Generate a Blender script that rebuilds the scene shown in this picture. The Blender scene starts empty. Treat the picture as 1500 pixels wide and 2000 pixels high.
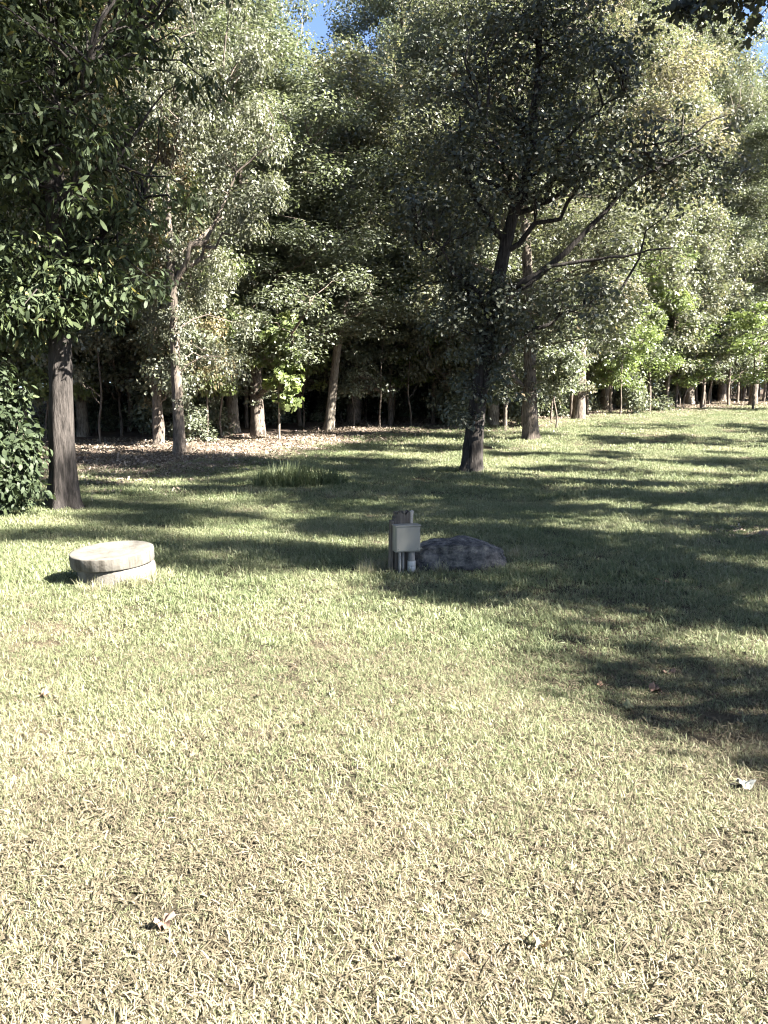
import bpy, math, random
import numpy as np
from mathutils import Vector, Matrix

S = bpy.context.scene
C = S.collection
random.seed(7)
R = np.random.default_rng(11)
rad = math.radians

# ------------------------------------------------------------------ camera, sky, sun, exposure
F_PX, HOR_PITCH, CAM_H = 1500.0, rad(8.0), 1.5
cam_d = bpy.data.cameras.new('camera')
cam_d.sensor_fit = 'VERTICAL'
cam_d.sensor_height = 24.0
cam_d.lens = 24.0 * F_PX / 2000.0
cam_d.clip_start = 0.05
cam_d.clip_end = 2000
cam = bpy.data.objects.new('camera', cam_d)
C.objects.link(cam)
cam.location = (0, 0, CAM_H)
cam.rotation_euler = (rad(90) - HOR_PITCH, 0, 0)
S.camera = cam

SUN_EL, SUN_BACK = rad(38), rad(22)          # sun stands to the right, a little behind the camera
SUN = Vector((math.cos(SUN_EL) * math.cos(SUN_BACK), -math.cos(SUN_EL) * math.sin(SUN_BACK), math.sin(SUN_EL)))
world = bpy.data.worlds.new('World')
S.world = world
world.use_nodes = True
wn = world.node_tree
wn.nodes.clear()
sky = wn.nodes.new('ShaderNodeTexSky')
sky.sky_type = 'NISHITA'
sky.sun_disc = False
sky.air_density = 0.42
sky.dust_density = 0.4
sky.sun_elevation = SUN_EL
sky.sun_rotation = math.atan2(SUN.x, SUN.y)
bg = wn.nodes.new('ShaderNodeBackground')
bg.inputs['Strength'].default_value = 0.05
wo = wn.nodes.new('ShaderNodeOutputWorld')
wn.links.new(sky.outputs[0], bg.inputs[0])
wn.links.new(bg.outputs[0], wo.inputs[0])

sun_d = bpy.data.lights.new('sun', 'SUN')
sun_d.energy = 5.0
sun_d.angle = rad(0.53)
sun_d.color = (1.0, 0.95, 0.86)
sun_o = bpy.data.objects.new('sun', sun_d)
C.objects.link(sun_o)
sun_o.rotation_euler = SUN.to_track_quat('Z', 'Y').to_euler()
sun_o.location = SUN * 60

vs = S.view_settings
vs.view_transform = 'Standard'
vs.look = 'None'
vs.gamma = 1
vs.use_curve_mapping = False
vs.exposure = 3.6
S.cycles.max_bounces = 6
S.cycles.diffuse_bounces = 2
S.cycles.transmission_bounces = 4
S.cycles.use_denoising = True
try:
    S.cycles.filter_width = 1.1
except Exception:
    pass

# ------------------------------------------------------------------ helpers
def terrain(x, y):
    x = np.asarray(x, float); y = np.asarray(y, float)
    yy = np.minimum(y, 80.0)
    z = 0.052 * 3.0 * np.log1p(np.exp(np.clip((yy - 20.0) / 3.0, -30, 40)))
    z = z + 0.018 * np.sin(x * 1.3 + 0.7 * y) + 0.02 * np.sin(0.9 * y - 0.6 * x + 1.0) + 0.012 * np.sin(2.3 * x - 1.1 * y)
    return z

def tz(x, y):
    return float(terrain(x, y))

def at(px, py):
    """point of the ground that photograph pixel (px, py) shows"""
    a, b = (px - 750) / F_PX, -(py - 1000) / F_PX
    c, s = math.cos(HOR_PITCH), math.sin(HOR_PITCH)
    d = Vector((a, c + b * s, -s + b * c))
    t = 0.5
    while t < 200:
        p = Vector((0, 0, CAM_H)) + d * t
        if p.z < tz(p.x, p.y):
            break
        t += 0.02
    return p.x, p.y

def mesh_np(name, V, faces, mats, smooth=False, attrs=None, mat_idx=None):
    """V (n,3); faces a list of (k,m) int arrays"""
    me = bpy.data.meshes.new(name)
    V = np.ascontiguousarray(V, np.float32)
    loops, starts, tot = [], [], 0
    for f in faces:
        f = np.asarray(f, np.int32)
        if len(f) == 0:
            continue
        k, m = f.shape
        starts.append(tot + np.arange(k) * m)
        loops.append(f.ravel())
        tot += k * m
    loops = np.concatenate(loops).astype(np.int32)
    starts = np.concatenate(starts).astype(np.int32)
    me.vertices.add(len(V)); me.vertices.foreach_set('co', V.ravel())
    me.loops.add(len(loops)); me.loops.foreach_set('vertex_index', loops)
    me.polygons.add(len(starts)); me.polygons.foreach_set('loop_start', starts)
    if smooth:
        me.polygons.foreach_set('use_smooth', np.ones(len(starts), bool))
    if mat_idx is not None:
        me.polygons.foreach_set('material_index', np.asarray(mat_idx, np.int32))
    for m in mats:
        me.materials.append(m)
    for k, (dom, arr) in (attrs or {}).items():
        a = me.attributes.new(k, 'FLOAT', dom)
        a.data.foreach_set('value', np.ascontiguousarray(arr, np.float32))
    me.update(calc_edges=True)
    me.validate()
    return me

def link(name, me, parent=None, loc=(0, 0, 0), rot=(0, 0, 0)):
    o = bpy.data.objects.new(name, me)
    C.objects.link(o)
    o.location = loc; o.rotation_euler = rot
    if parent:
        o.parent = parent
    return o

def tag(o, label=None, cat=None, group=None, kind=None):
    if label: o['label'] = label
    if cat: o['category'] = cat
    if group: o['group'] = group
    if kind: o['kind'] = kind
    return o

class Tubes:
    """collects tapered tubes into one mesh"""
    def __init__(s):
        s.V, s.F4, s.F3, s.n = [], [], [], 0
    def add(s, pts, radii, sides=6, rough=0.0, flare=0.0, seed=0, cap=True):
        P = np.asarray(pts, float); r = np.asarray(radii, float)
        n = len(P)
        T = np.gradient(P, axis=0)
        T /= np.linalg.norm(T, axis=1)[:, None] + 1e-9
        up = np.array([1.0, 0, 0]) if abs(T[0][0]) < 0.8 else np.array([0, 1.0, 0])
        A = np.cross(T, up); A /= np.linalg.norm(A, axis=1)[:, None] + 1e-9
        B = np.cross(T, A)
        th = np.linspace(0, 2 * np.pi, sides, endpoint=False)
        rr = np.repeat(r[:, None], sides, 1)
        if rough:
            q = np.random.default_rng(seed)
            ph = q.uniform(0, 6.28, 5)
            zz = P[:, 2][:, None]
            rr = rr * (1 + rough * (np.sin(5 * th + ph[0] + 0.8 * zz) + 0.7 * np.sin(8 * th + ph[1] - 0.5 * zz) + 0.6 * np.sin(3 * th + ph[2] + 1.7 * zz)
                                    + 0.8 * q.normal(size=(n, sides))) / 2)
        if flare:
            z0 = P[:, 2][:, None] - P[0, 2]
            lob = 0.6 + 0.4 * np.sin(4 * th + seed) + 0.25 * np.sin(7 * th + 2 * seed)
            rr = rr * (1 + flare * lob * np.exp(-z0 / (2.0 * r[0])))
        ring = P[:, None, :] + rr[:, :, None] * (np.cos(th)[None, :, None] * A[:, None, :] + np.sin(th)[None, :, None] * B[:, None, :])
        s.V.append(ring.reshape(-1, 3))
        i = np.arange(n - 1)[:, None] * sides; j = np.arange(sides)[None, :]; k = (j + 1) % sides
        a = (i + j).ravel(); b = (i + k).ravel()
        s.F4.append(np.stack([a, b, b + sides, a + sides], 1) + s.n)
        if cap:
            e = (n - 1) * sides
            s.F3.append(np.stack([np.full(sides - 2, e), e + np.arange(1, sides - 1), e + np.arange(2, sides)], 1) + s.n)
        s.n += n * sides
    def mesh(s, name, mat, smooth=True):
        return mesh_np(name, np.concatenate(s.V), [np.concatenate(s.F4)] + ([np.concatenate(s.F3)] if s.F3 else []), [mat], smooth)

def curve_pts(p0, p1, n=8, sag=0.0, wob=0.0, rise=0.0, q=R):
    p0, p1 = np.asarray(p0, float), np.asarray(p1, float)
    t = np.linspace(0, 1, n)[:, None]
    P = p0 + (p1 - p0) * t
    P[:, 2] += (4 * sag * t * (1 - t))[:, 0] + rise * (t[:, 0] ** 2 - t[:, 0])
    if wob:
        L = np.linalg.norm(p1 - p0)
        w = q.normal(size=(n, 3)) * wob * L
        w[0] = 0; w[-1] = 0
        P += w
    return P

def unit(a):
    return a / (np.linalg.norm(a, axis=-1, keepdims=True) + 1e-9)

def leaf_geo(pos, nrm, axis, L, W, kind='kite', curl=0.15):
    """kite = two folded triangles; long = four triangles along a bent blade; lobed = 6 triangles of a wavy oak-like leaf"""
    ax = unit(axis - nrm * np.sum(axis * nrm, 1, keepdims=True))
    sd = np.cross(nrm, ax)
    L = L[:, None]; W = W[:, None]
    n = len(pos)
    if kind == 'kite':
        v = np.stack([pos, pos + ax * L * 0.45 + sd * W * 0.5 + nrm * W * curl, pos + ax * L, pos + ax * L * 0.45 - sd * W * 0.5 + nrm * W * curl], 1)
        b = np.arange(n)[:, None] * 4
        f = np.concatenate([b + [0, 2, 1], b + [0, 3, 2]], 1).reshape(-1, 3)
        return v.reshape(-1, 3), f, 2
    if kind == 'long':
        v = np.stack([pos,
                      pos + ax * L * 0.3 + sd * W * 0.42 + nrm * W * curl, pos + ax * L * 0.3 - sd * W * 0.42 + nrm * W * curl,
                      pos + ax * L * 0.66 + sd * W * 0.46 - nrm * L * 0.02, pos + ax * L * 0.66 - sd * W * 0.46 - nrm * L * 0.02,
                      pos + ax * L - nrm * L * 0.14], 1)
        b = np.arange(n)[:, None] * 6
        f = np.concatenate([b + [0, 1, 2], b + [1, 3, 2], b + [2, 3, 4], b + [3, 5, 4]], 1).reshape(-1, 3)
        return v.reshape(-1, 3), f, 4
    # lobed
    v = np.stack([pos,
                  pos + ax * L * 0.25 + sd * W * 0.5 + nrm * W * curl, pos + ax * L * 0.25 - sd * W * 0.5 + nrm * W * curl,
                  pos + ax * L * 0.45 + sd * W * 0.22, pos + ax * L * 0.45 - sd * W * 0.22,
                  pos + ax * L * 0.7 + sd * W * 0.5 + nrm * W * curl, pos + ax * L * 0.7 - sd * W * 0.5 + nrm * W * curl,
                  pos + ax * L - nrm * L * 0.1], 1)
    b = np.arange(n)[:, None] * 8
    f = np.concatenate([b + [0, 1, 2], b + [1, 3, 2], b + [2, 3, 4], b + [3, 5, 4], b + [4, 5, 6], b + [5, 7, 6]], 1).reshape(-1, 3)
    return v.reshape(-1, 3), f, 6

# ------------------------------------------------------------------ materials
def new_mat(name):
    m = bpy.data.materials.new(name)
    m.use_nodes = True
    nt = m.node_tree
    nt.nodes.clear()
    out = nt.nodes.new('ShaderNodeOutputMaterial')
    return m, nt, out

def N(nt, t, **kw):
    n = nt.nodes.new(t)
    for k, v in kw.items():
        if k in n.inputs:
            n.inputs[k].default_value = v
        else:
            setattr(n, k, v)
    return n

def ramp(nt, stops, src=None):
    r = nt.nodes.new('ShaderNodeValToRGB')
    el = r.color_ramp.elements
    while len(el) > 1:
        el.remove(el[0])
    el[0].position, el[0].color = stops[0][0], (*stops[0][1], 1)
    for p, c in stops[1:]:
        e = el.new(p); e.color = (*c, 1)
    if src is not None:
        nt.links.new(src, r.inputs[0])
    return r

def leaf_mat(name, stops, transl=0.3, rough=0.5, spec=0.35):
    m, nt, out = new_mat(name)
    at_ = N(nt, 'ShaderNodeAttribute', attribute_name='tone')
    oi = N(nt, 'ShaderNodeObjectInfo')
    ad = N(nt, 'ShaderNodeMath', operation='MULTIPLY_ADD')
    nt.links.new(oi.outputs['Random'], ad.inputs[0]); ad.inputs[1].default_value = 0.16
    sb = N(nt, 'ShaderNodeMath', operation='SUBTRACT'); nt.links.new(at_.outputs['Fac'], sb.inputs[0]); sb.inputs[1].default_value = 0.08
    nt.links.new(sb.outputs[0], ad.inputs[2])
    r = ramp(nt, stops, ad.outputs[0])
    p = N(nt, 'ShaderNodeBsdfPrincipled', Roughness=rough)
    p.inputs['Specular IOR Level'].default_value = spec
    nt.links.new(r.outputs[0], p.inputs['Base Color'])
    tr = N(nt, 'ShaderNodeBsdfTranslucent')
    g = N(nt, 'ShaderNodeMixRGB', blend_type='MULTIPLY'); g.inputs[0].default_value = 1
    nt.links.new(r.outputs[0], g.inputs[1]); g.inputs[2].default_value = (1.08, 1.16, 0.72, 1)
    nt.links.new(g.outputs[0], tr.inputs[0])
    mx = N(nt, 'ShaderNodeMixShader'); mx.inputs[0].default_value = transl
    nt.links.new(p.outputs[0], mx.inputs[1]); nt.links.new(tr.outputs[0], mx.inputs[2])
    nt.links.new(mx.outputs[0], out.inputs[0])
    return m

LEAF = {
    'forest': leaf_mat('forest_leaf', [(0, (.07, .08, .054)), (.5, (.122, .136, .096)), (.9, (.165, .176, .13)), (1, (.2, .185, .125))], .36, .42, .5),
    'olive': leaf_mat('olive_leaf', [(0, (.07, .075, .052)), (.5, (.124, .13, .094)), (.85, (.165, .168, .12)), (1, (.22, .18, .12))], .36, .42, .5),
    'bright': leaf_mat('bright_leaf', [(0, (.08, .105, .04)), (.6, (.132, .165, .064)), (1, (.19, .21, .085))], .42, .42, .5),
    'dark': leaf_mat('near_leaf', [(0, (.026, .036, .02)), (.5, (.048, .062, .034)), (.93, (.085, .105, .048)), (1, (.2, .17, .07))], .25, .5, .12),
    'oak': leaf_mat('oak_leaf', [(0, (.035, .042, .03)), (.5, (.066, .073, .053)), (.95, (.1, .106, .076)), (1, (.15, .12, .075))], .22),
    'bronze': leaf_mat('bronze_leaf', [(0, (.07, .04, .024)), (.35, (.085, .066, .038)), (.7, (.115, .105, .058)), (1, (.22, .16, .08))], .3),
    'dry': leaf_mat('dry_leaf', [(0, (.1, .1, .072)), (.4, (.15, .142, .105)), (.8, (.2, .18, .132)), (1, (.26, .215, .155))], .34),
}

def bark_mat(name, dark, light, sc=9.0):
    m, nt, out = new_mat(name)
    tc = N(nt, 'ShaderNodeTexCoord')
    mp = N(nt, 'ShaderNodeMapping'); mp.inputs['Scale'].default_value = (1, 1, 0.16)
    nt.links.new(tc.outputs['Object'], mp.inputs[0])
    n1 = N(nt, 'ShaderNodeTexNoise', Scale=sc * 3.2, Detail=6.0, Roughness=0.65)
    nt.links.new(mp.outputs[0], n1.inputs[0])
    n2 = N(nt, 'ShaderNodeTexNoise', Scale=2.2, Detail=4.0)
    nt.links.new(tc.outputs['Object'], n2.inputs[0])
    mul = N(nt, 'ShaderNodeMath', operation='MULTIPLY_ADD'); nt.links.new(n2.outputs[0], mul.inputs[0]); mul.inputs[1].default_value = 0.5
    nt.links.new(n1.outputs[0], mul.inputs[2])
    sb = N(nt, 'ShaderNodeMath', operation='SUBTRACT'); nt.links.new(mul.outputs[0], sb.inputs[0]); sb.inputs[1].default_value = 0.25
    r = ramp(nt, [(.33, dark), (.52, tuple((a + b) / 2 for a, b in zip(dark, light))), (.72, light)], sb.outputs[0])
    b = N(nt, 'ShaderNodeBump', Strength=0.9, Distance=0.03)
    nt.links.new(n1.outputs[0], b.inputs['Height'])
    p = N(nt, 'ShaderNodeBsdfPrincipled', Roughness=0.9)
    p.inputs['Specular IOR Level'].default_value = 0.15
    nt.links.new(r.outputs[0], p.inputs['Base Color']); nt.links.new(b.outputs[0], p.inputs['Normal'])
    nt.links.new(p.outputs[0], out.inputs[0])
    return m

BARK = bark_mat('grey_bark', (.03, .025, .021), (.2, .165, .135))
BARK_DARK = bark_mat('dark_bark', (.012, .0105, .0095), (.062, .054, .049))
BARK_PALE = bark_mat('pale_bark', (.06, .05, .04), (.27, .235, .19))

def rough_mat(name, stops, scale=8.0, detail=8.0, bump=0.4, rough=0.85, stretch=(1, 1, 1), spec=0.3, dist=0.01):
    m, nt, out = new_mat(name)
    tc = N(nt, 'ShaderNodeTexCoord')
    mp = N(nt, 'ShaderNodeMapping'); mp.inputs['Scale'].default_value = stretch
    nt.links.new(tc.outputs['Object'], mp.inputs[0])
    n = N(nt, 'ShaderNodeTexNoise', Scale=scale, Detail=detail, Roughness=0.65)
    nt.links.new(mp.outputs[0], n.inputs[0])
    r = ramp(nt, stops, n.outputs[0])
    b = N(nt, 'ShaderNodeBump', Strength=bump, Distance=dist); nt.links.new(n.outputs[0], b.inputs['Height'])
    p = N(nt, 'ShaderNodeBsdfPrincipled', Roughness=rough)
    p.inputs['Specular IOR Level'].default_value = spec
    nt.links.new(r.outputs[0], p.inputs['Base Color']); nt.links.new(b.outputs[0], p.inputs['Normal'])
    nt.links.new(p.outputs[0], out.inputs[0])
    return m

# grass: green to straw, by patches of the lawn and by tuft
def grass_mat(name, straw_bias=0.0):
    m, nt, out = new_mat(name)
    g = N(nt, 'ShaderNodeNewGeometry')
    n1 = N(nt, 'ShaderNodeTexNoise', Scale=0.75, Detail=5.0, Roughness=0.6); nt.links.new(g.outputs['Position'], n1.inputs[0])
    oi = N(nt, 'ShaderNodeObjectInfo')
    at_ = N(nt, 'ShaderNodeAttribute', attribute_name='tone')
    # straw amount = patch noise + tuft + blade + drier strip nearest the camera
    sx = N(nt, 'ShaderNodeSeparateXYZ'); nt.links.new(g.outputs['Position'], sx.inputs[0])
    mr = N(nt, 'ShaderNodeMapRange'); nt.links.new(sx.outputs[1], mr.inputs[0])
    mr.inputs[1].default_value = 1.8; mr.inputs[2].default_value = 4.2; mr.inputs[3].default_value = 0.17; mr.inputs[4].default_value = -0.13
    a = N(nt, 'ShaderNodeMath', operation='MULTIPLY_ADD'); nt.links.new(n1.outputs[0], a.inputs[0]); a.inputs[1].default_value = 0.9; nt.links.new(mr.outputs[0], a.inputs[2])
    b = N(nt, 'ShaderNodeMath', operation='MULTIPLY_ADD'); nt.links.new(at_.outputs['Fac'], b.inputs[0]); b.inputs[1].default_value = 0.55; nt.links.new(a.outputs[0], b.inputs[2])
    c = N(nt, 'ShaderNodeMath', operation='MULTIPLY_ADD'); nt.links.new(oi.outputs['Random'], c.inputs[0]); c.inputs[1].default_value = 0.2; nt.links.new(b.outputs[0], c.inputs[2])
    d = N(nt, 'ShaderNodeMath', operation='ADD'); nt.links.new(c.outputs[0], d.inputs[0]); d.inputs[1].default_value = -0.36 + straw_bias
    r = ramp(nt, [(.1, (.1, .125, .058)), (.36, (.18, .203, .105)), (.6, (.255, .25, .152)), (.82, (.32, .277, .203)), (1, (.38, .313, .247))], d.outputs[0])
    p = N(nt, 'ShaderNodeBsdfPrincipled', Roughness=0.55); p.inputs['Specular IOR Level'].default_value = 0.3
    nt.links.new(r.outputs[0], p.inputs['Base Color'])
    tr = N(nt, 'ShaderNodeBsdfTranslucent'); nt.links.new(r.outputs[0], tr.inputs[0])
    mx = N(nt, 'ShaderNodeMixShader'); mx.inputs[0].default_value = 0.38
    nt.links.new(p.outputs[0], mx.inputs[1]); nt.links.new(tr.outputs[0], mx.inputs[2])
    nt.links.new(mx.outputs[0], out.inputs[0])
    return m
GRASS = grass_mat('lawn_grass_blade')
STRAW = grass_mat('straw_grass_blade', 0.2)
THATCH = leaf_mat('dead_thatch', [(0, (.05, .042, .028)), (.5, (.11, .094, .064)), (1, (.19, .16, .115))], .1, .8, .1)
LITTER = leaf_mat('litter_leaf', [(0, (.08, .06, .046)), (.5, (.16, .13, .102)), (.85, (.23, .19, .15)), (1, (.31, .262, .21))], .12)

def ground_mat():
    m, nt, out = new_mat('ground_soil')
    g = N(nt, 'ShaderNodeNewGeometry')
    n1 = N(nt, 'ShaderNodeTexNoise', Scale=0.75, Detail=5.0, Roughness=0.6); nt.links.new(g.outputs['Position'], n1.inputs[0])
    n2 = N(nt, 'ShaderNodeTexNoise', Scale=28.0, Detail=6.0, Roughness=0.7); nt.links.new(g.outputs['Position'], n2.inputs[0])
    mx = N(nt, 'ShaderNodeMath', operation='MULTIPLY_ADD'); nt.links.new(n2.outputs[0], mx.inputs[0]); mx.inputs[1].default_value = 0.6; nt.links.new(n1.outputs[0], mx.inputs[2])
    turf = ramp(nt, [(.5, (.022, .02, .013)), (.78, (.045, .039, .026)), (1.05, (.1, .08, .055))], mx.outputs[0])
    lit = ramp(nt, [(.45, (.05, .037, .029)), (.75, (.12, .09, .072)), (1.0, (.2, .155, .125))], mx.outputs[0])
    at_ = N(nt, 'ShaderNodeAttribute', attribute_name='litter')
    ad = N(nt, 'ShaderNodeMath', operation='MULTIPLY_ADD'); nt.links.new(n1.outputs[0], ad.inputs[0]); ad.inputs[1].default_value = 0.8; nt.links.new(at_.outputs['Fac'], ad.inputs[2])
    fr = N(nt, 'ShaderNodeMapRange'); nt.links.new(ad.outputs[0], fr.inputs[0]); fr.inputs[1].default_value = .75; fr.inputs[2].default_value = 1.05
    mc = N(nt, 'ShaderNodeMixRGB'); nt.links.new(fr.outputs[0], mc.inputs[0]); nt.links.new(turf.outputs[0], mc.inputs[1]); nt.links.new(lit.outputs[0], mc.inputs[2])
    b = N(nt, 'ShaderNodeBump', Strength=0.8, Distance=0.03); nt.links.new(n2.outputs[0], b.inputs['Height'])
    p = N(nt, 'ShaderNodeBsdfPrincipled', Roughness=0.95); p.inputs['Specular IOR Level'].default_value = 0.1
    nt.links.new(mc.outputs[0], p.inputs['Base Color']); nt.links.new(b.outputs[0], p.inputs['Normal'])
    nt.links.new(p.outputs[0], out.inputs[0])
    return m

# ------------------------------------------------------------------ ground
_e = [at(*p) for p in ((-140, 950), (160, 945), (425, 925), (500, 905), (660, 870), (870, 842), (1060, 832), (1220, 812), (1500, 796))]
EX = np.array([-60] + [p[0] for p in _e] + [60.0])
EY = np.array([13.0] + [p[1] for p in _e] + [62.0])
def wood_edge(x):
    return np.interp(x, EX, EY)
_t = [at(*p) for p in ((-200, 890), (163, 852), (352, 876), (500, 838), (640, 838), (860, 834), (1036, 850), (1130, 818), (1500, 790))]
TX = np.array([-60] + [p[0] for p in _t] + [60.0])
TY = np.array([16.0] + [p[1] for p in _t] + [66.0])
def trunk_line(x):
    return np.interp(x, TX, TY)
_tx = np.linspace(-45, 50, 800); _tr = _tx / trunk_line(_tx)
def x_for_ratio(r):
    return np.interp(r, _tr, _tx)
def litter_amount(x, y):
    d = y - wood_edge(x)
    a = 1 / (1 + np.exp(-np.clip(d / 0.6, -30, 30)))
    # bare mulch patch on the right and worn soil by the post
    for (cx, cy, rx, ry) in BARE:
        a = np.maximum(a, np.clip(1.6 - ((x - cx) / rx) ** 2 - ((y - cy) / ry) ** 2, 0, 1))
    return a
bx_, by_ = at(1482, 1042)
BARE = [(bx_ + .35, by_, .55, .5), (at(735, 1100)[0], at(735, 1100)[1], .28, .28)]

gx = np.concatenate([[-600, -300, -150, -90, -60], np.arange(-44, 44.1, .5), [60, 90, 150, 300, 600]])
gy = np.concatenate([[-400, -150, -60, -25, -12, -6], np.arange(-3, 64, .5), [70, 80, 110, 200, 400, 800]])
GX, GY = np.meshgrid(gx, gy)
V = np.stack([GX.ravel(), GY.ravel(), terrain(GX, GY).ravel()], 1)
nx, ny = len(gx), len(gy)
ii = (np.arange(ny - 1)[:, None] * nx + np.arange(nx - 1)[None, :]).ravel()
gm = mesh_np('ground', V, [np.stack([ii, ii + 1, ii + nx + 1, ii + nx], 1)], [ground_mat()], True,
             {'litter': ('POINT', litter_amount(GX, GY).ravel())})
tag(link('ground', gm), kind='structure')

# ------------------------------------------------------------------ trees
def make_trunk(path, r0, r1, seed=0, sides=14, rings=26, rough=.07, flare=.55):
    P = np.asarray(path, float)
    s = np.concatenate([[0], np.cumsum(np.linalg.norm(np.diff(P, axis=0), axis=1))])
    t = np.concatenate([np.linspace(0, 1.2, 7)[:-1], np.linspace(1.2, s[-1], rings)])
    Q = np.stack([np.interp(t, s, P[:, k]) for k in range(3)], 1)
    # smooth
    for _ in range(2):
        Q[1:-1] = (Q[:-2] + 2 * Q[1:-1] + Q[2:]) / 4
    r = r0 + (r1 - r0) * (t / s[-1]) ** 0.85
    Q[0, 2] -= 0.12
    return Q, r

def sample_lobes(lobes, n, q, shell=0.55, holes=()):
    w = np.array([l[3] * l[4] * l[5] for l in lobes]); w = w ** 0.75; w /= w.sum()
    out = []
    while len(out) < n:
        l = lobes[q.choice(len(lobes), p=w)]
        d = unit(q.normal(size=3))
        rr = (shell + (1 - shell) * q.random()) if q.random() < .75 else q.random() ** .5
        p = np.array(l[:3]) + d * rr * np.array(l[3:])
        if any(np.sum(((p - np.array(h[:3])) / np.array(h[3:])) ** 2) < 1 for h in holes):
            continue
        out.append(p)
    return np.array(out)

def leaves_for(clumps, q, per, rc, L, ratio, kind, up=.55, droop=.3, flat=.7, dry=0.03):
    n = len(clumps) * per
    ci = np.repeat(np.arange(len(clumps)), per)
    off = q.normal(size=(n, 3)); off = unit(off) * (q.random((n, 1)) ** .45)
    crad = (rc * q.uniform(.65, 1.35, len(clumps)))[ci][:, None]
    pos = clumps[ci] + off * crad * np.array([1, 1, flat])
    nrm = unit(off * .8 + np.array([0, 0, up]) + q.normal(size=(n, 3)) * .42)
    axis = unit(off * .6 + q.normal(size=(n, 3)) * .7 + np.array([0, 0, -droop]))
    l = L * q.uniform(.5, 1.35, n)
    v, f, k = leaf_geo(pos, nrm, axis, l, l * ratio * q.uniform(.85, 1.15, n), kind)
    tone = np.clip(.5 + q.normal(size=len(clumps))[ci] * .14 + q.normal(size=n) * .17, 0.02, .9)
    tone = np.where(q.random(n) < dry, q.uniform(.93, 1.05, n), tone)
    return v, f, np.repeat(tone, k)

def make_branches(tb, trunkQ, trunkR, clumps, q, nlimb=11, limb_r=.1, twig=True, rise=1.0, tw_r=.016):
    """limbs from the trunk to some clumps, twigs to the others"""
    order = q.permutation(len(clumps))
    anchors = [trunkQ[len(trunkQ) // 4:]]
    for k in order[:nlimb]:
        c = clumps[k]
        hd = math.hypot(c[0] - np.interp(c[2], trunkQ[:, 2], trunkQ[:, 0]), c[1] - np.interp(c[2], trunkQ[:, 2], trunkQ[:, 1]))
        za = np.clip(c[2] - hd * q.uniform(.35, .9), trunkQ[len(trunkQ) // 5, 2], trunkQ[-2, 2])
        i = int(np.argmin(abs(trunkQ[:, 2] - za)))
        r = min(trunkR[i] * .62, limb_r * (.5 + hd / 6))
        P = curve_pts(trunkQ[i], c, 9, .05 * hd, .03, 0, q)
        tb.add(P, np.linspace(r, max(.012, r * .16), 9), 6, .06, 0, int(k), False)
        anchors.append(P[2:])
    if twig:
        A = np.concatenate(anchors)
        for k in order[nlimb:]:
            c = clumps[k]
            d = np.linalg.norm(A - c, axis=1) + np.where(A[:, 2] > c[2] + .3, 1.5, 0)
            j = int(np.argmin(d))
            P = curve_pts(A[j], c, 5, .1 * d[j], .05, 0, q)
            tb.add(P, np.linspace(tw_r * (1 + d[j] * .4), .006, 5), 4, 0, 0, 0, False)

def build_tree_meshes(key, seed, path, r0, r1, lobes, leafmat, bark, nclump=130, per=300, rc=.8, L=.14, ratio=.55, kind='kite',
                      nlimb=11, holes=(), shell=.55, extra=None, droop=.3, limb_r=.1, flare=.55, dry=.03, flat=.7, sides=14):
    q = np.random.default_rng(seed)
    Q, r = make_trunk(path, r0, r1, seed)
    tb = Tubes()
    tb.add(Q, r, sides, .07, flare, seed)
    cl = sample_lobes(lobes, nclump, q, shell, holes)
    make_branches(tb, Q, r, cl, q, nlimb, limb_r)
    tm = tb.mesh(key + '_trunk', bark)
    v, f, tone = leaves_for(cl, q, per, rc, L, ratio, kind, droop=droop, dry=dry, flat=flat)
    if extra is not None:      # (positions, per, rc)
        v2, f2, t2 = leaves_for(extra[0], q, extra[1], extra[2], L, ratio, kind, droop=droop, dry=dry)
        f = np.concatenate([f, f2 + len(v)]); v = np.concatenate([v, v2]); tone = np.concatenate([tone, t2])
    cm = mesh_np(key + '_crown', v, [f], [leafmat], False, {'tone': ('FACE', tone)})
    return tm, cm

def tree(name, meshes, x, y, rz=0.0, sc=(1, 1, 1), label=None, cat='tree', group=None, sink=.05, crown_mat=None, tilt=(0, 0)):
    e = bpy.data.objects.new(name, None)
    e.empty_display_size = .3
    C.objects.link(e)
    e.location = (x, y, tz(x, y) - sink)
    e.rotation_euler = (tilt[0], tilt[1], rz)
    e.scale = sc
    tag(e, label, cat, group)
    link('trunk', meshes[0], e)
    c = link('crown', meshes[1], e)
    c['kind'] = 'stuff'
    if crown_mat is not None:
        c.material_slots[0].link = 'OBJECT'
        c.material_slots[0].material = crown_mat
    return e

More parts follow.
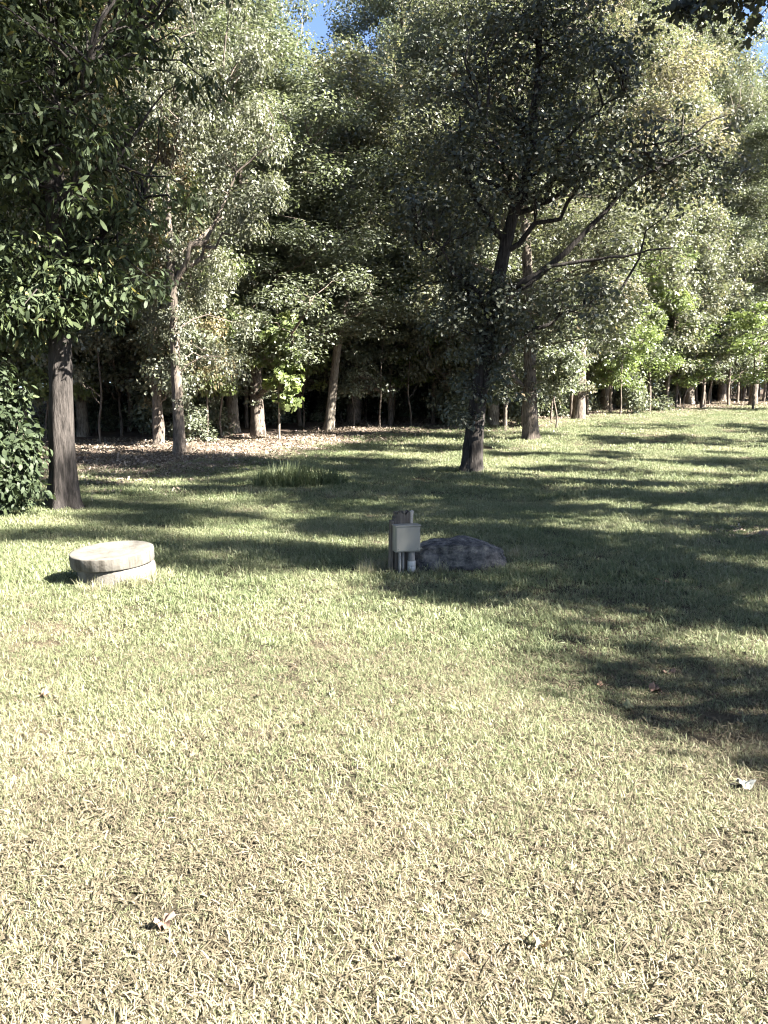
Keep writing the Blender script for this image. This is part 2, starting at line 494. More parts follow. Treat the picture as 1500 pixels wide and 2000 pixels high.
# --- shared forest trees (several shapes, copied with turn and stretch)
FOREST = []
for k in range(6):
    q = np.random.default_rng(100 + k)
    h = q.uniform(19, 21.5)
    lean = q.uniform(-.9, .9, 2)
    path = [(0, 0, 0), (lean[0] * .15, lean[1] * .1, h * .25), (lean[0] * .5, lean[1] * .5, h * .55), (lean[0], lean[1], h * .93)]
    lobes = []
    for j in range(11):
        t = .17 + .76 * (j + q.random()) / 11; a = q.uniform(0, 6.28) + j * 2.4; spread = 2.7 * math.sin(math.pi * min(1, (t - .02) * 1.02)) + .4
        rr = q.uniform(1.5, 2.5)
        lobes.append((math.cos(a) * spread, math.sin(a) * spread, h * t, rr, rr, rr * .85))
    lobes.append((lean[0], lean[1], h * .9, 2.2, 2.2, 2.0))
    lobes.append((0, 0, h * .55, 2.6, 2.6, 4.5))
    ns = 46 if k % 3 else 24
    sl = np.stack([q.uniform(-.5, .5, ns), q.uniform(-.5, .5, ns), q.uniform(1.5, 7.5, ns)], 1)
    FOREST.append(build_tree_meshes('forest_tree', 200 + k, path, q.uniform(.2, .27), .04, lobes, LEAF['forest'], [BARK, BARK_PALE, BARK][k % 3],
                                    nclump=205, per=350, rc=.8, L=.13, nlimb=15, limb_r=.12, extra=(sl, 62, .36)))
UNDER = []
for k in range(4):
    q = np.random.default_rng(300 + k)
    h = q.uniform(5.0, 7.0)
    lobes = [(q.uniform(-1, 1), q.uniform(-1, 1), h * t, q.uniform(.9, 1.6), q.uniform(.9, 1.6), q.uniform(.5, .9)) for t in (.36, .5, .62, .75, .88)]
    UNDER.append(build_tree_meshes('understory', 400 + k, [(0, 0, 0), (q.uniform(-.12, .12), .05, .6), (q.uniform(-.2, .2), 0, 1.3), (q.uniform(-.3, .3), 0, h * .45), (q.uniform(-.6, .6), .2, h * .95)], .05, .012, lobes, LEAF['forest'], BARK,
                                   nclump=60, per=95, rc=.5, L=.15, ratio=.7, nlimb=8, limb_r=.03, flare=.3, flat=.5, sides=8))
MID = []
for k in range(4):
    q = np.random.default_rng(350 + k)
    h = q.uniform(8.5, 11)
    lobes = [(q.uniform(-1.3, 1.3), q.uniform(-1.3, 1.3), h * t, q.uniform(1.2, 1.9), q.uniform(1.2, 1.9), q.uniform(.8, 1.2)) for t in (.28, .36, .46, .56, .66, .78, .9)]
    MID.append(build_tree_meshes('mid_tree', 450 + k, [(0, 0, 0), (q.uniform(-.15, .15), 0, 1.0), (q.uniform(-.3, .3), 0, h * .27), (q.uniform(-.3, .3), 0, h * .5), (q.uniform(-.6, .6), .2, h * .95)], .09, .015, lobes, LEAF['forest'], BARK,
                                 nclump=105, per=150, rc=.58, L=.15, ratio=.62, nlimb=12, limb_r=.045, flare=.35, flat=.6, sides=10))
SLIM = []
for k in range(3):
    q = np.random.default_rng(500 + k)
    h = q.uniform(11, 14)
    lobes = [(q.uniform(-.8, .8), q.uniform(-.8, .8), h * t, 1.3, 1.3, 1.2) for t in (.55, .7, .82, .92)]
    SLIM.append(build_tree_meshes('slim_tree', 600 + k, [(0, 0, 0), (q.uniform(-.12, .12), 0, .9), (q.uniform(-.3, .3), 0, 1.9), (q.uniform(-.35, .35), .1, 3.1), (q.uniform(-.8, .8), .2, h * .6), (q.uniform(-.9, .9), 0, h)], .085, .02, lobes,
                                  LEAF['forest'], BARK, nclump=45, per=120, rc=.65, L=.15, nlimb=7, limb_r=.04, flare=.35, sides=8))

# --- trees of the forest edge that can be told apart
EDGE = [  # px, py, forest mesh, rz, (sx, sz), leaf, label
    (310, 868, 0, .4, .62, .95, 'bronze', 'bronze leaved tree, left trunk of the close pair left of the sapling'),
    (352, 886, 2, 2.2, .6, .95, 'olive', 'tree with mottled flared trunk, right one of the close pair left of the sapling'),
    (455, 845, 1, 1.0, .92, 1.02, 'forest', 'tall pale green tree with slim shaded trunk midway between trunk pair and sapling'),
    (505, 851, 3, 5.1, 1.05, 1.0, 'forest', 'pale green tree with sunlit lower trunk just left of the thin sapling'),
    (962, 832, 4, .3, 1.05, .92, 'olive', 'vine clad tree just right of and behind the dark tree in mid lawn'),
    (1036, 858, 5, 3.5, 1.0, .95, 'olive', 'pale barked tree with flared roots and leafy vine at the edge of the lawn'),
    (1130, 820, 0, 2.9, 1.1, .95, 'dry', 'left one of two shaggy sunlit trunks at the wood edge with dry tan crown'),
    (1182, 802, 2, 4.4, 1.05, .95, 'forest', 'right one of two shaggy sunlit trunks at the wood edge, with green crown'),
    (1345, 790, 1, .9, 1.1, .95, 'olive', 'tall tree behind the bright green low foliage at the right wood edge'),
    (1470, 792, 3, 2.0, 1.1, .98, 'forest', 'rightmost tall tree of the wood edge behind the bright low foliage'),
    (163, 852, 4, 5.6, .9, .95, 'olive', 'slim trunked tree close behind the big dark left tree'),
]
placed = []
for (px, py, k, rz, sxy, sz_, lf, lab) in EDGE:
    x, y = at(px, py)
    sz_ *= max(.9, (y * .545 + 1) / 20.5) * {1470: .66, 505: .8, 1345: .92}.get(px, 1)
    tree('broadleaf_tree', FOREST[k], x, y, rz, (sxy, sxy, sz_), lab, 'tree', 'tall trees along the wood edge', crown_mat=LEAF[lf])
    placed.append((x, y))

# leaning pale trunk in the middle
x, y = at(642, 842)
LEANING = build_tree_meshes('leaning_tree', 71, [(0, 0, 0), (.12, 0, 1.5), (.35, 0, 4), (.75, 0, 6.3), (.85, 0, 10), (1.3, 0, 16.5)], .19, .04,
                            [(.9, 0, 12, 2.2, 2.2, 2.2), (1.2, 0, 15.3, 2.2, 2.2, 1.8), (-.4, 0, 9.5, 1.4, 1.4, 1.2), (2.4, 0, 9.8, 1.4, 1.4, 1.3)], LEAF['olive'], BARK_PALE,
                            nclump=100, per=260, rc=.8, L=.15, nlimb=9)
tree('broadleaf_tree', LEANING, x, y, 0, (1, 1, .8), 'tree with pale bare trunk leaning right at the middle of the wood edge', 'tree', 'tall trees along the wood edge')
placed.append((x, y))

# --- deeper woods
deep_label = 'tall leafy tree standing inside the woods behind the front row of trunks'
cand = np.stack([R.uniform(-34, 40, 4000), R.uniform(0, 30, 4000)], 1)
n_deep = 0
for cx, off in cand:
    y = float(trunk_line(cx)) + 2.2 + off
    x = float(cx)
    if abs(x) > .62 * y + 7 or y > 66:
        continue
    gap = abs(x / y + .095) < .085 or abs(x / y - .462) < .075
    if min((x - a) ** 2 + (y - b) ** 2 for a, b in placed) < (3.3 if off < 12 else 3.9) ** 2:
        continue
    placed.append((x, y))
    s = R.uniform(.95, 1.15)
    tree('woodland_tree', FOREST[n_deep % 6], x, y, R.uniform(0, 6.28), (s, s, (.395 * y + .4) / 21 if gap else R.uniform(.92, 1.06) * max(.95, y * .55 / 20.5)), deep_label, 'tree', 'trees deep in the woods',
         crown_mat=LEAF[['forest', 'forest', 'olive'][n_deep % 3]])
    n_deep += 1
ORD = ['first', 'second', 'third', 'fourth', 'fifth', 'sixth', 'seventh', 'eighth', 'ninth', 'tenth', 'eleventh', 'twelfth', 'thirteenth', 'fourteenth', 'fifteenth', 'sixteenth']
MARKS = [(0, 'the left photo edge'), (125, 'the big dark left tree'), (331, 'the close trunk pair'), (545, 'the thin sapling'), (642, 'the leaning pale trunk'), (930, 'the dark lawn tree'),
         (1036, 'the flared pale trunk'), (1156, 'the two shaggy trunks'), (1335, 'the yellow green tree'), (1500, 'the right photo edge')]
def label_by_place(objs, what):
    bins = {}
    for o in objs:
        px = 750 + F_PX * o.location.x / (o.location.y * math.cos(HOR_PITCH) + .1)
        for (a, na), (b, nb) in zip(MARKS[:-1], MARKS[1:]):
            if a <= px < b:
                bins.setdefault((na, nb), []).append((px, o))
                break
        else:
            o['label'] = what + (' beyond the left photo edge' if px < 0 else ' beyond the right photo edge')
    for (na, nb), L in bins.items():
        L.sort(key=lambda t: t[0])
        for i, (px, o) in enumerate(L):
            n = len(L)
            o['label'] = (f"{what} between {na} and {nb}" if n == 1 else f"{ORD[i]} {what} from {na} towards {nb}" if i < (n + 1) // 2
                          else f"{ORD[n - 1 - i]} {what} from {nb} back towards {na}")
mids, lows = [], []
n_mid = 0
for cx, off in np.stack([x_for_ratio(R.uniform(-.55, .57, 3000)), R.uniform(0, 5, 3000)], 1):
    y = float(trunk_line(cx)) + .9 + off
    x = float(cx)
    if n_mid >= 46 or abs(x) > .56 * y + 2:
        continue
    if min((x - a) ** 2 + (y - b) ** 2 for a, b in placed) < 1.7 ** 2:
        continue
    placed.append((x, y))
    s = R.uniform(.85, 1.15)
    mt_ = tree('mid_storey_tree', MID[n_mid % 4], x, y, R.uniform(0, 6.28), (s, s, R.uniform(.85, 1.15)), 'young bushy tree filling the gap below the tall crowns at the wood edge', 'tree', 'young trees along the wood edge',
         crown_mat=LEAF[['forest', 'bright', 'forest', 'olive', 'forest'][n_mid % 5]])
    mids.append(mt_)
    n_mid += 1
for k, (r, off) in enumerate([(-.447, .5), (-.41, -.3), (-.35, -1.2), (-.29, .2), (-.235, .6), (-.205, -.6), (-.17, .3), (-.105, .2), (-.04, .4), (-.005, -.5), (.035, .3), (.085, .6), (.22, -.4), (.3, -.6)]):
    x = float(x_for_ratio(r)); y = float(trunk_line(x)) + off
    placed.append((x, y))
    lt_ = tree('understory_tree', UNDER[k % 4], x, y, k * 1.3, (.8, .8, .9 + .1 * (k % 3)), 'low leafy tree growing in front of the trunks at the sunny edge of the woods', 'tree', 'low trees at the sunny wood edge',
         crown_mat=LEAF[['forest', 'bright', 'olive'][k % 3]])
    lows.append(lt_)
label_by_place(mids, 'bushy young tree')
label_by_place(lows, 'low front tree')
SHRUB = []
for k in range(3):
    q = np.random.default_rng(700 + k)
    lobes = [(q.uniform(-.5, .5), q.uniform(-.5, .5), z, q.uniform(.4, .7), q.uniform(.4, .7), .35) for z in (.35, .6, .9, 1.3)]
    SHRUB.append(build_tree_meshes('shrub', 720 + k, [(0, 0, 0), (.05, 0, .6), (.1, .05, 1.3)], .02, .006, lobes, LEAF['forest'], BARK,
                                   nclump=44, per=60, rc=.3, L=.12, ratio=.6, nlimb=10, limb_r=.012, flare=.2, flat=.7, sides=6))
n_shrub = 0
for cx, off in np.stack([x_for_ratio(R.uniform(-.55, .57, 3000)), R.uniform(.6, 13, 3000)], 1):
    y = float(trunk_line(cx)) + off
    x = float(cx)
    if n_shrub >= 90 or min((x - a) ** 2 + (y - b) ** 2 for a, b in placed) < .7 ** 2:
        continue
    placed.append((x, y))
    s = R.uniform(.7, 1.5)
    tree('woodland_shrub', SHRUB[n_shrub % 3], x, y, R.uniform(0, 6.28), (s, s, s * R.uniform(.8, 1.3)), 'low leafy shrub on the shaded woodland floor among the trunks', 'shrub', 'shrubs on the woodland floor')
    n_shrub += 1
n_slim = 0
for cx, off in np.stack([x_for_ratio(R.uniform(-.55, .57, 3000)), R.uniform(0, 16, 3000)], 1):
    y = float(trunk_line(cx)) + .6 + off
    x = float(cx)
    if n_slim >= 36 or abs(x) > .56 * y + 2:
        continue
    if min((x - a) ** 2 + (y - b) ** 2 for a, b in placed) < 1.15 ** 2:
        continue
    placed.append((x, y))
    s = R.uniform(.7, 1.15)
    tree('slender_tree', SLIM[n_slim % 3], x, y, R.uniform(0, 6.28), (s, s, R.uniform(.85, 1.15)), 'thin young tree trunk standing in the dark shade of the woods', 'tree', 'thin trunks in the shaded woods')
    n_slim += 1
n_un = 0
for cx, off in np.stack([x_for_ratio(R.uniform(-.55, .57, 3000)), R.uniform(0, 12, 3000)], 1):
    y = float(trunk_line(cx)) + 1.0 + off
    x = float(cx)
    if n_un >= 95 or abs(x) > .56 * y + 2:
        continue
    if min((x - a) ** 2 + (y - b) ** 2 for a, b in placed) < 1.2 ** 2:
        continue
    placed.append((x, y))
    s = R.uniform(.8, 1.2)
    tree('understory_tree', UNDER[n_un % 4], x, y, R.uniform(0, 6.28), (s, s, R.uniform(.8, 1.1)), 'low broad leaved understory tree growing under the tall trees of the woods', 'tree', 'understory trees below the canopy')
    n_un += 1

# bright understory at the right edge and the middle, one by one
BRIGHT = [
    (1335, 800, 0, 1.15, .95, 'bright yellow green low tree at the right wood edge, left one of two'),
    (1470, 800, 1, 1.3, 1.0, 'bright yellow green low tree at the right wood edge, cut by the photo edge'),
]
for (px, py, k, s, szz, lab) in BRIGHT:
    x, y = at(px, py)
    tree('understory_tree', UNDER[k], x, y, k * 1.7, (s, s, szz), lab, 'tree', 'bright low trees', crown_mat=LEAF['bright'])
x, y = at(545, 858)
SAPL = build_tree_meshes('sapling', 81, [(0, 0, 0), (.03, 0, 1.4), (-.03, 0, 2.8), (.02, 0, 4.4)], .042, .012,
                         [(0, 0, 3.4, .75, .75, .9), (.25, 0, 2.1, .55, .5, .6), (-.3, 0, 2.7, .6, .5, .4), (.35, -.1, 1.2, .3, .3, .35)], LEAF['bright'], BARK_PALE,
                         nclump=60, per=26, rc=.26, L=.2, ratio=.8, kind='lobed', nlimb=8, limb_r=.02, flare=.2, flat=.4, sides=8, droop=.5)
tree('sapling', SAPL, x, y, 0, (1, 1, 1), 'thin sapling with large bright leaves standing alone on the leaf litter', 'sapling')

# far-off woods that read as one mass
q = np.random.default_rng(9)
n = 26000
px_ = q.uniform(-95, 95, n); pz_ = q.uniform(0, 1, n) ** .9 * 20
py_ = 74 + q.uniform(-4, 6, n) + 3 * np.sin(px_ * .3)
pos = np.stack([px_, py_, terrain(px_, py_) + pz_ * (1 + .09 * np.sin(px_ * .55))], 1)
v, f, k = leaf_geo(pos, unit(q.normal(size=(n, 3)) + [0, -.5, .5]), q.normal(size=(n, 3)), q.uniform(.7, 1.2, n), q.uniform(.6, 1.0, n))
tag(link('distant_woods', mesh_np('distant_woods', v, [f], [LEAF['forest']], False, {'tone': ('FACE', np.repeat(q.uniform(.2, .8, n), k))})),
    'far mass of woodland foliage closing off the view between trunks', 'woods', kind='stuff')

# --- near left tree
xl, yl = at(125, 992)
LEFT = build_tree_meshes('left_tree', 21, [(0, 0, 0), (.01, 0, .5), (.03, 0, 1.4), (.09, 0, 2.4), (.12, 0, 4), (.1, .1, 7), (.2, .2, 12)], .18, .05,
                         [(.1, 0, 4.6, 1.9, 1.6, 1.7), (.5, .1, 6.6, 1.9, 1.8, 1.7), (-1.1, -.2, 5.2, 1.5, 1.4, 2.0), (0, 0, 9, 2.4, 2.4, 2.6), (-.3, -.4, 2.9, 1.1, .9, .6), (.9, 0, 3.6, .9, .8, .7), (.65, -.1, 2.9, .85, .8, .5), (-.75, -.2, 2.7, .9, .8, .6), (.1, -.35, 3.2, .6, .4, .5)],
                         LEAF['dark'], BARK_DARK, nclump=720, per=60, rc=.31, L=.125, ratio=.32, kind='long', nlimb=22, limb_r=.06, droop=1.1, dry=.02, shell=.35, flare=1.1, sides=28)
tree('broadleaf_tree', LEFT, xl, yl, 0, (1, 1, 1), 'large dark tree with drooping long leaves at the left of the lawn', 'tree')

# --- tree in mid lawn
xc, yc = at(920, 922)
cpath = [(0, 0, 0), (.08, 0, 1.2), (.25, 0, 2.6), (.5, 0, 4.0), (.68, 0, 5.0), (1.1, .05, 6.4), (1.25, .1, 8.0), (1.2, .1, 9.6)]
qc = np.random.default_rng(33)
sleeve = np.stack([qc.uniform(-.5, .75, 64), qc.uniform(-.5, .4, 64), qc.uniform(1.05, 4.3, 64)], 1)
CENTRE = build_tree_meshes('centre_tree', 31, cpath, .215, .05,
                           [(.9, 0, 7.4, 2.5, 2.4, 1.8), (1.1, 0, 8.9, 1.9, 1.8, 1.3), (3.6, 0, 6.3, 1.7, 1.5, 1.1), (-.5, 0, 5.6, 1.3, 1.6, 1.5), (4.6, .2, 6.9, .9, 1.0, .7),
                            (-.6, 0, 3.8, .8, 1.0, .9), (2.2, 0, 3.7, 1.1, 1.2, .8), (.6, 0, 3.4, .8, .8, 1.0), (1.6, -1, 6, 1.3, 1.2, 1.2)],
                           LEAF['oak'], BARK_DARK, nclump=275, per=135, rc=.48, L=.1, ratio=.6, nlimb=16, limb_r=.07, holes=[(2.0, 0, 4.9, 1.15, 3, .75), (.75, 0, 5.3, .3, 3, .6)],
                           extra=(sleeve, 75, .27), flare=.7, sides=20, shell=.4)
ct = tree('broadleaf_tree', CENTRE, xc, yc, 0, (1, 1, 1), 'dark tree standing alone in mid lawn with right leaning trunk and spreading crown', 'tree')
for pts, r in (([(.62, 0, 4.7), (.2, -.1, 5.3), (-.25, -.1, 6.1), (-.35, -.1, 7.2)], .085),
               ([(.45, 0, 3.7), (1.3, -.2, 4.1), (2.2, -.2, 4.9), (3.1, -.2, 5.9), (4.5, -.2, 6.6)], .085),
               ([(.8, 0, 5.3), (1.5, -.1, 5.6), (2.3, -.1, 6.1), (2.9, 0, 6.9)], .06),
               ([(.4, 0, 3.4), (1.6, -.3, 4.3), (2.9, -.4, 4.4), (3.9, -.4, 4.6)], .055)):
    P = np.asarray(pts, float); t = np.linspace(0, 1, len(P)); tt = np.linspace(0, 1, 14)
    Q = np.stack([np.interp(tt, t, P[:, k]) for k in range(3)], 1) + qc.normal(size=(14, 3)) * .025
    tb = Tubes(); tb.add(Q, np.linspace(r, r * .25, 14), 8, .06, 0, 3, False)
    link('limb', tb.mesh('limb', BARK_DARK), ct)

# --- trees right of the frame: their shade falls over the lawn
SHADE = build_tree_meshes('shade_tree', 41, [(0, 0, 0), (.1, 0, 4), (0, .1, 10), (.2, 0, 20)], .25, .05,
                          [(0, 0, 8.5, 3.0, 3.0, 2.6), (1.5, 1, 11.5, 2.4, 2.4, 2.0), (-1.6, -.5, 7, 2.2, 2.2, 1.7), (-.5, 1.6, 13, 2.6, 2.2, 1.8), (.4, -1.2, 15.5, 2.4, 2.2, 1.7),
                           (0, .6, 18.5, 2.2, 2.2, 1.8), (1.2, -.8, 5.8, 2.2, 2.2, 1.4)],
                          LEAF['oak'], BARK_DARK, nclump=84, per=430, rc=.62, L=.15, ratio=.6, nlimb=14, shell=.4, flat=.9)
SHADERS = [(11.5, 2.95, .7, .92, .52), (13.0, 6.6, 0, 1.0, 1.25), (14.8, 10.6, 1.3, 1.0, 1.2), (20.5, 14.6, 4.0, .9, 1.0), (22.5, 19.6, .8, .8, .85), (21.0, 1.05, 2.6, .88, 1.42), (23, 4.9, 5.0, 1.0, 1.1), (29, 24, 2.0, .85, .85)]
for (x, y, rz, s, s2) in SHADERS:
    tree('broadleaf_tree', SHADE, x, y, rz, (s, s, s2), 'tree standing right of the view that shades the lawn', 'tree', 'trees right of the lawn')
SMALL = UNDER[2]
for i, (x, y, side) in enumerate([(-11, 3.5, 'left'), (-12.5, 9, 'left'), (-12, -3, 'left'), (-15.5, 14, 'left'), (-7, -9.5, 'back'), (0, -11.5, 'back'), (7.5, -12.5, 'back'), (14, -12, 'back')]):  # unseen trees added left and behind to cut skylight in the lawn's shade
    s = 1.05
    tree('woodland_tree', FOREST[i % 6], x, y, i * 1.1, (s, s, .95), 'unseen tall tree added left of the view to block open sky' if side == 'left' else 'unseen tall tree added behind the viewer to block open sky', 'tree',
         'added sky blocking trees on the left' if side == 'left' else 'added sky blocking trees behind the viewer')
tree('understory_tree', SMALL, 9.3, .85, .5, (.6, .6, 1.12), 'small tree right of the view shading the near right lawn', 'tree', crown_mat=LEAF['oak'])
# overhanging branch end at the top right corner
q = np.random.default_rng(77)
bt = Tubes()
tip = np.array([5.1, 13.0, 7.75])
P = curve_pts((11.5, 12.5, 9.2), tip, 9, .3, .01, 0, q)
bt.add(P, np.linspace(.07, .012, 9), 6, .05, 0, 5, False)
cl = np.concatenate([tip + q.normal(size=(9, 3)) * [.3, .4, .2], np.array([6.0, 13.0, 8.0]) + q.normal(size=(14, 3)) * [.5, .4, .25]])
for c in cl:
    bt.add(curve_pts(P[6], c, 4, .05, .02, 0, q), np.linspace(.014, .005, 4), 4, 0, 0, 0, False)
e = bpy.data.objects.new('overhanging_branch', None); C.objects.link(e); e.location = (11.5, 12.5, 9.2)
tag(e, 'dark leafy branch end hanging into the top right corner', 'branch')
bo = link('wood', bt.mesh('branch', BARK_DARK), e, (-11.5, -12.5, -9.2))
v, f, tone = leaves_for(cl, q, 48, .3, .15, .62, 'lobed')
lo = link('foliage', mesh_np('branch_foliage', v, [f], [LEAF['oak']], False, {'tone': ('FACE', tone)}), e, (-11.5, -12.5, -9.2)); lo['kind'] = 'stuff'

# --- bush at the left edge
x, y = at(22, 1005)
q = np.random.default_rng(55)
bl = [(0, 0, .9, .62, .6, .8), (-.35, .2, 1.4, .55, .5, .5), (.15, .1, 1.55, .4, .4, .35), (.3, -.1, .5, .4, .4, .45), (.1, -.1, 1.95, .22, .22, .3), (-.5, 0, 1.9, .3, .3, .3), (.45, 0, 1.0, .2, .2, .25)]
bcl = sample_lobes(bl, 150, q, .4)
tb = Tubes()
for c in bcl[::3]:
    tb.add(curve_pts((q.uniform(-.15, .15), q.uniform(-.15, .15), -.05), c, 7, .1, .03, 0, q), np.linspace(.016, .005, 7), 5, 0, 0, 0, False)
e = bpy.data.objects.new('bush', None); C.objects.link(e); e.location = (x - .22, y, tz(x, y)); e.scale = (.92, .92, .93)
tag(e, 'leafy green bush at the left edge beside the big dark trunk', 'bush')
link('stem', tb.mesh('bush_stems', BARK), e)
v, f, tone = leaves_for(bcl, q, 54, .24, .105, .48, 'long', droop=.7)
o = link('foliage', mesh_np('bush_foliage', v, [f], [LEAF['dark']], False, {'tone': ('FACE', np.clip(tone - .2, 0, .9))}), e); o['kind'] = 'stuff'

# ------------------------------------------------------------------ concrete ring and lid
def concrete(name, drip):
    m, nt, out = new_mat(name)
    tc = N(nt, 'ShaderNodeTexCoord')
    n1 = N(nt, 'ShaderNodeTexNoise', Scale=7.0, Detail=9.0, Roughness=.7); nt.links.new(tc.outputs['Object'], n1.inputs[0])
    r1 = ramp(nt, [(.34, (.05, .045, .038)), (.45, (.088, .081, .07)), (.58, (.112, .105, .092)), (.75, (.135, .129, .115))], n1.outputs[0])
    mp = N(nt, 'ShaderNodeMapping'); mp.inputs['Scale'].default_value = (26, 26, 1.5); nt.links.new(tc.outputs['Object'], mp.inputs[0])
    n2 = N(nt, 'ShaderNodeTexNoise', Scale=1.0, Detail=4.0, Roughness=.6); nt.links.new(mp.outputs[0], n2.inputs[0])
    r2 = ramp(nt, [(.42, (.42, .4, .37)), (.58, (1, 1, 1))], n2.outputs[0])
    g = N(nt, 'ShaderNodeNewGeometry'); sx = N(nt, 'ShaderNodeSeparateXYZ'); nt.links.new(tc.outputs['Normal'], sx.inputs[0])
    ab = N(nt, 'ShaderNodeMath', operation='ABSOLUTE'); nt.links.new(sx.outputs[2], ab.inputs[0])
    mr = N(nt, 'ShaderNodeMapRange'); nt.links.new(ab.outputs[0], mr.inputs[0]); mr.inputs[1].default_value = .2; mr.inputs[2].default_value = .7; mr.inputs[3].default_value = drip; mr.inputs[4].default_value = 0
    mx = N(nt, 'ShaderNodeMixRGB', blend_type='MULTIPLY'); nt.links.new(mr.outputs[0], mx.inputs[0]); nt.links.new(r1.outputs[0], mx.inputs[1]); nt.links.new(r2.outputs[0], mx.inputs[2])
    n3 = N(nt, 'ShaderNodeTexNoise', Scale=60.0, Detail=5.0); nt.links.new(tc.outputs['Object'], n3.inputs[0])
    b = N(nt, 'ShaderNodeBump', Strength=.5, Distance=.006); nt.links.new(n3.outputs[0], b.inputs['Height'])
    p = N(nt, 'ShaderNodeBsdfPrincipled', Roughness=.9); p.inputs['Specular IOR Level'].default_value = .2
    nt.links.new(mx.outputs[0], p.inputs['Base Color']); nt.links.new(b.outputs[0], p.inputs['Normal']); nt.links.new(p.outputs[0], out.inputs[0])
    return m

def lathe(name, prof, mat, n=64, wob=.004, seed=1):
    q = np.random.default_rng(seed)
    th = np.linspace(0, 2 * np.pi, n, endpoint=False)
    m = len(prof)
    V = np.zeros((m, n, 3))
    w = wob * (np.sin(3 * th + 1) + .6 * np.sin(7 * th + 2) + .8 * q.normal(size=n))
    for i, (r, z) in enumerate(prof):
        rr = r + w * (r > .05) + .3 * wob * q.normal(size=n) * (r > .05)
        V[i] = np.stack([rr * np.cos(th), rr * np.sin(th), np.full(n, z) + .25 * wob * q.normal(size=n) * (r > .05)], 1)
    i = np.arange(m - 1)[:, None] * n; j = np.arange(n)[None]; k = (j + 1) % n
    a, b = (i + j).ravel(), (i + k).ravel()
    return mesh_np(name, V.reshape(-1, 3), [np.stack([a, b, b + n, a + n], 1)], [mat], False)

cx, cy = at(226, 1133)
cz = tz(cx, cy)
RING = lathe('ring', [(.27, -.15), (.305, -.15), (.31, .02), (.308, .12), (.30, .135), (.245, .135), (.24, .12), (.24, -.1)], concrete('ring_concrete', .25), 96, .002, 3)
riser = bpy.data.objects.new('concrete_riser', None); C.objects.link(riser); riser.location = (cx, cy, cz)
tag(riser, 'low round concrete riser in the lawn with a thick tilted round lid', 'riser')
link('ring', RING, riser, (.02, 0, 0), (0, rad(-3), 0))
LID = lathe('lid', [(.001, 0), (.2, 0), (.315, 0), (.33, .004), (.333, .012), (.334, .06), (.334, .098), (.331, .106), (.322, .109), (.3, .109), (.27, .105), (.15, .1), (.06, .101), (.001, .102)], concrete('lid_concrete', .7), 120, .001, 4)
link('lid', LID, riser, (-.015, 0, .15), (rad(2.2), rad(-3.2), rad(20)))

# ------------------------------------------------------------------ utility post with box and pipes
def solid_box(name, sx, sy, sz, mat, bevel=.006, loc=(0, 0, 0), rot=(0, 0, 0), parent=None, seg=2):
    import bmesh
    bm = bmesh.new()
    bmesh.ops.create_cube(bm, size=1)
    bmesh.ops.scale(bm, vec=(sx, sy, sz), verts=bm.verts)
    bmesh.ops.bevel(bm, geom=bm.edges[:], offset=bevel, segments=seg, affect='EDGES', profile=.5)
    me = bpy.data.meshes.new(name); bm.to_mesh(me); bm.free()
    me.materials.append(mat)
    return link(name, me, parent, loc, rot)

WOOD = rough_mat('weathered_wood', [(.3, (.035, .03, .026)), (.5, (.1, .088, .076)), (.7, (.2, .18, .16))], 22, 6, .8, .9, (1, 1, .08), .15, .02)
BOXM = rough_mat('box_plastic', [(.3, (.155, .153, .135)), (.7, (.19, .187, .165))], 5, 4, .05, .45, (1, 1, 1), .4)
PVCG = rough_mat('grey_pvc', [(.3, (.13, .13, .125)), (.7, (.18, .18, .17))], 9, 4, .05, .5)
PVCW = rough_mat('white_pvc', [(.3, (.34, .34, .32)), (.7, (.42, .42, .4))], 9, 4, .05, .45)

ux, uy = at(789, 1116)
ue = bpy.data.objects.new('utility_post', None); C.objects.link(ue); ue.location = (ux, uy, tz(ux, uy)); ue.rotation_euler = (0, 0, rad(15))
tag(ue, 'short splintered wooden post carrying a grey electrical box and pipes beside the boulder', 'utility post')
# post: timber with split, ragged top - slats of grain of unequal height
q = np.random.default_rng(5)
nx_, nyq = 9, 4
W_, D_ = .155, .1
import bmesh
bm = bmesh.new()
for i in range(nx_):
    for j in range(nyq):
        x0 = -W_ / 2 + W_ * i / nx_; y0 = W_ * 0 + D_ * j / nyq
        h = .54 + [-.045, -.012, .0, .004, -.006, .006, -.028, -.004, .008][i] + q.uniform(-.006, .006)
        r = bmesh.ops.create_cube(bm, size=1)
        gap = .0012
        bmesh.ops.scale(bm, vec=(W_ / nx_ - gap, D_ / nyq - gap * .4, h + .15), verts=r['verts'])
        bmesh.ops.translate(bm, vec=(x0 + W_ / nx_ / 2 + q.uniform(-.001, .001), y0 + D_ / nyq / 2 + q.uniform(-.004, .004), (h - .15) / 2), verts=r['verts'])
        for v_ in r['verts']:
            if v_.co.z > .3:
                v_.co.z += q.uniform(-.012, .012); v_.co.x *= .97
me = bpy.data.meshes.new('post'); bm.to_mesh(me); bm.free(); me.materials.append(WOOD)
link('post', me, ue, (-.015, .0, 0))
solid_box('side_slat', .03, .07, .52, WOOD, .004, (-.115, .03, .21), (0, rad(1.5), 0), ue)
bx = solid_box('electrical_box', .235, .1, .235, BOXM, .008, (.005, -.056, .315), (0, 0, 0), ue)
solid_box('cover', .215, .008, .212, BOXM, .003, (0, -.0535, 0), (0, 0, 0), bx)
solid_box('hood', .245, .115, .012, BOXM, .004, (0, -.004, .121), (0, 0, 0), bx)
for sx in (-.09, .09):
    sc_ = Tubes(); sc_.add([(0, 0, 0), (0, -.004, 0)], [.006, .005], 8); link('screw', sc_.mesh('screw', PVCG), bx, (sx, -.0575, -.085))
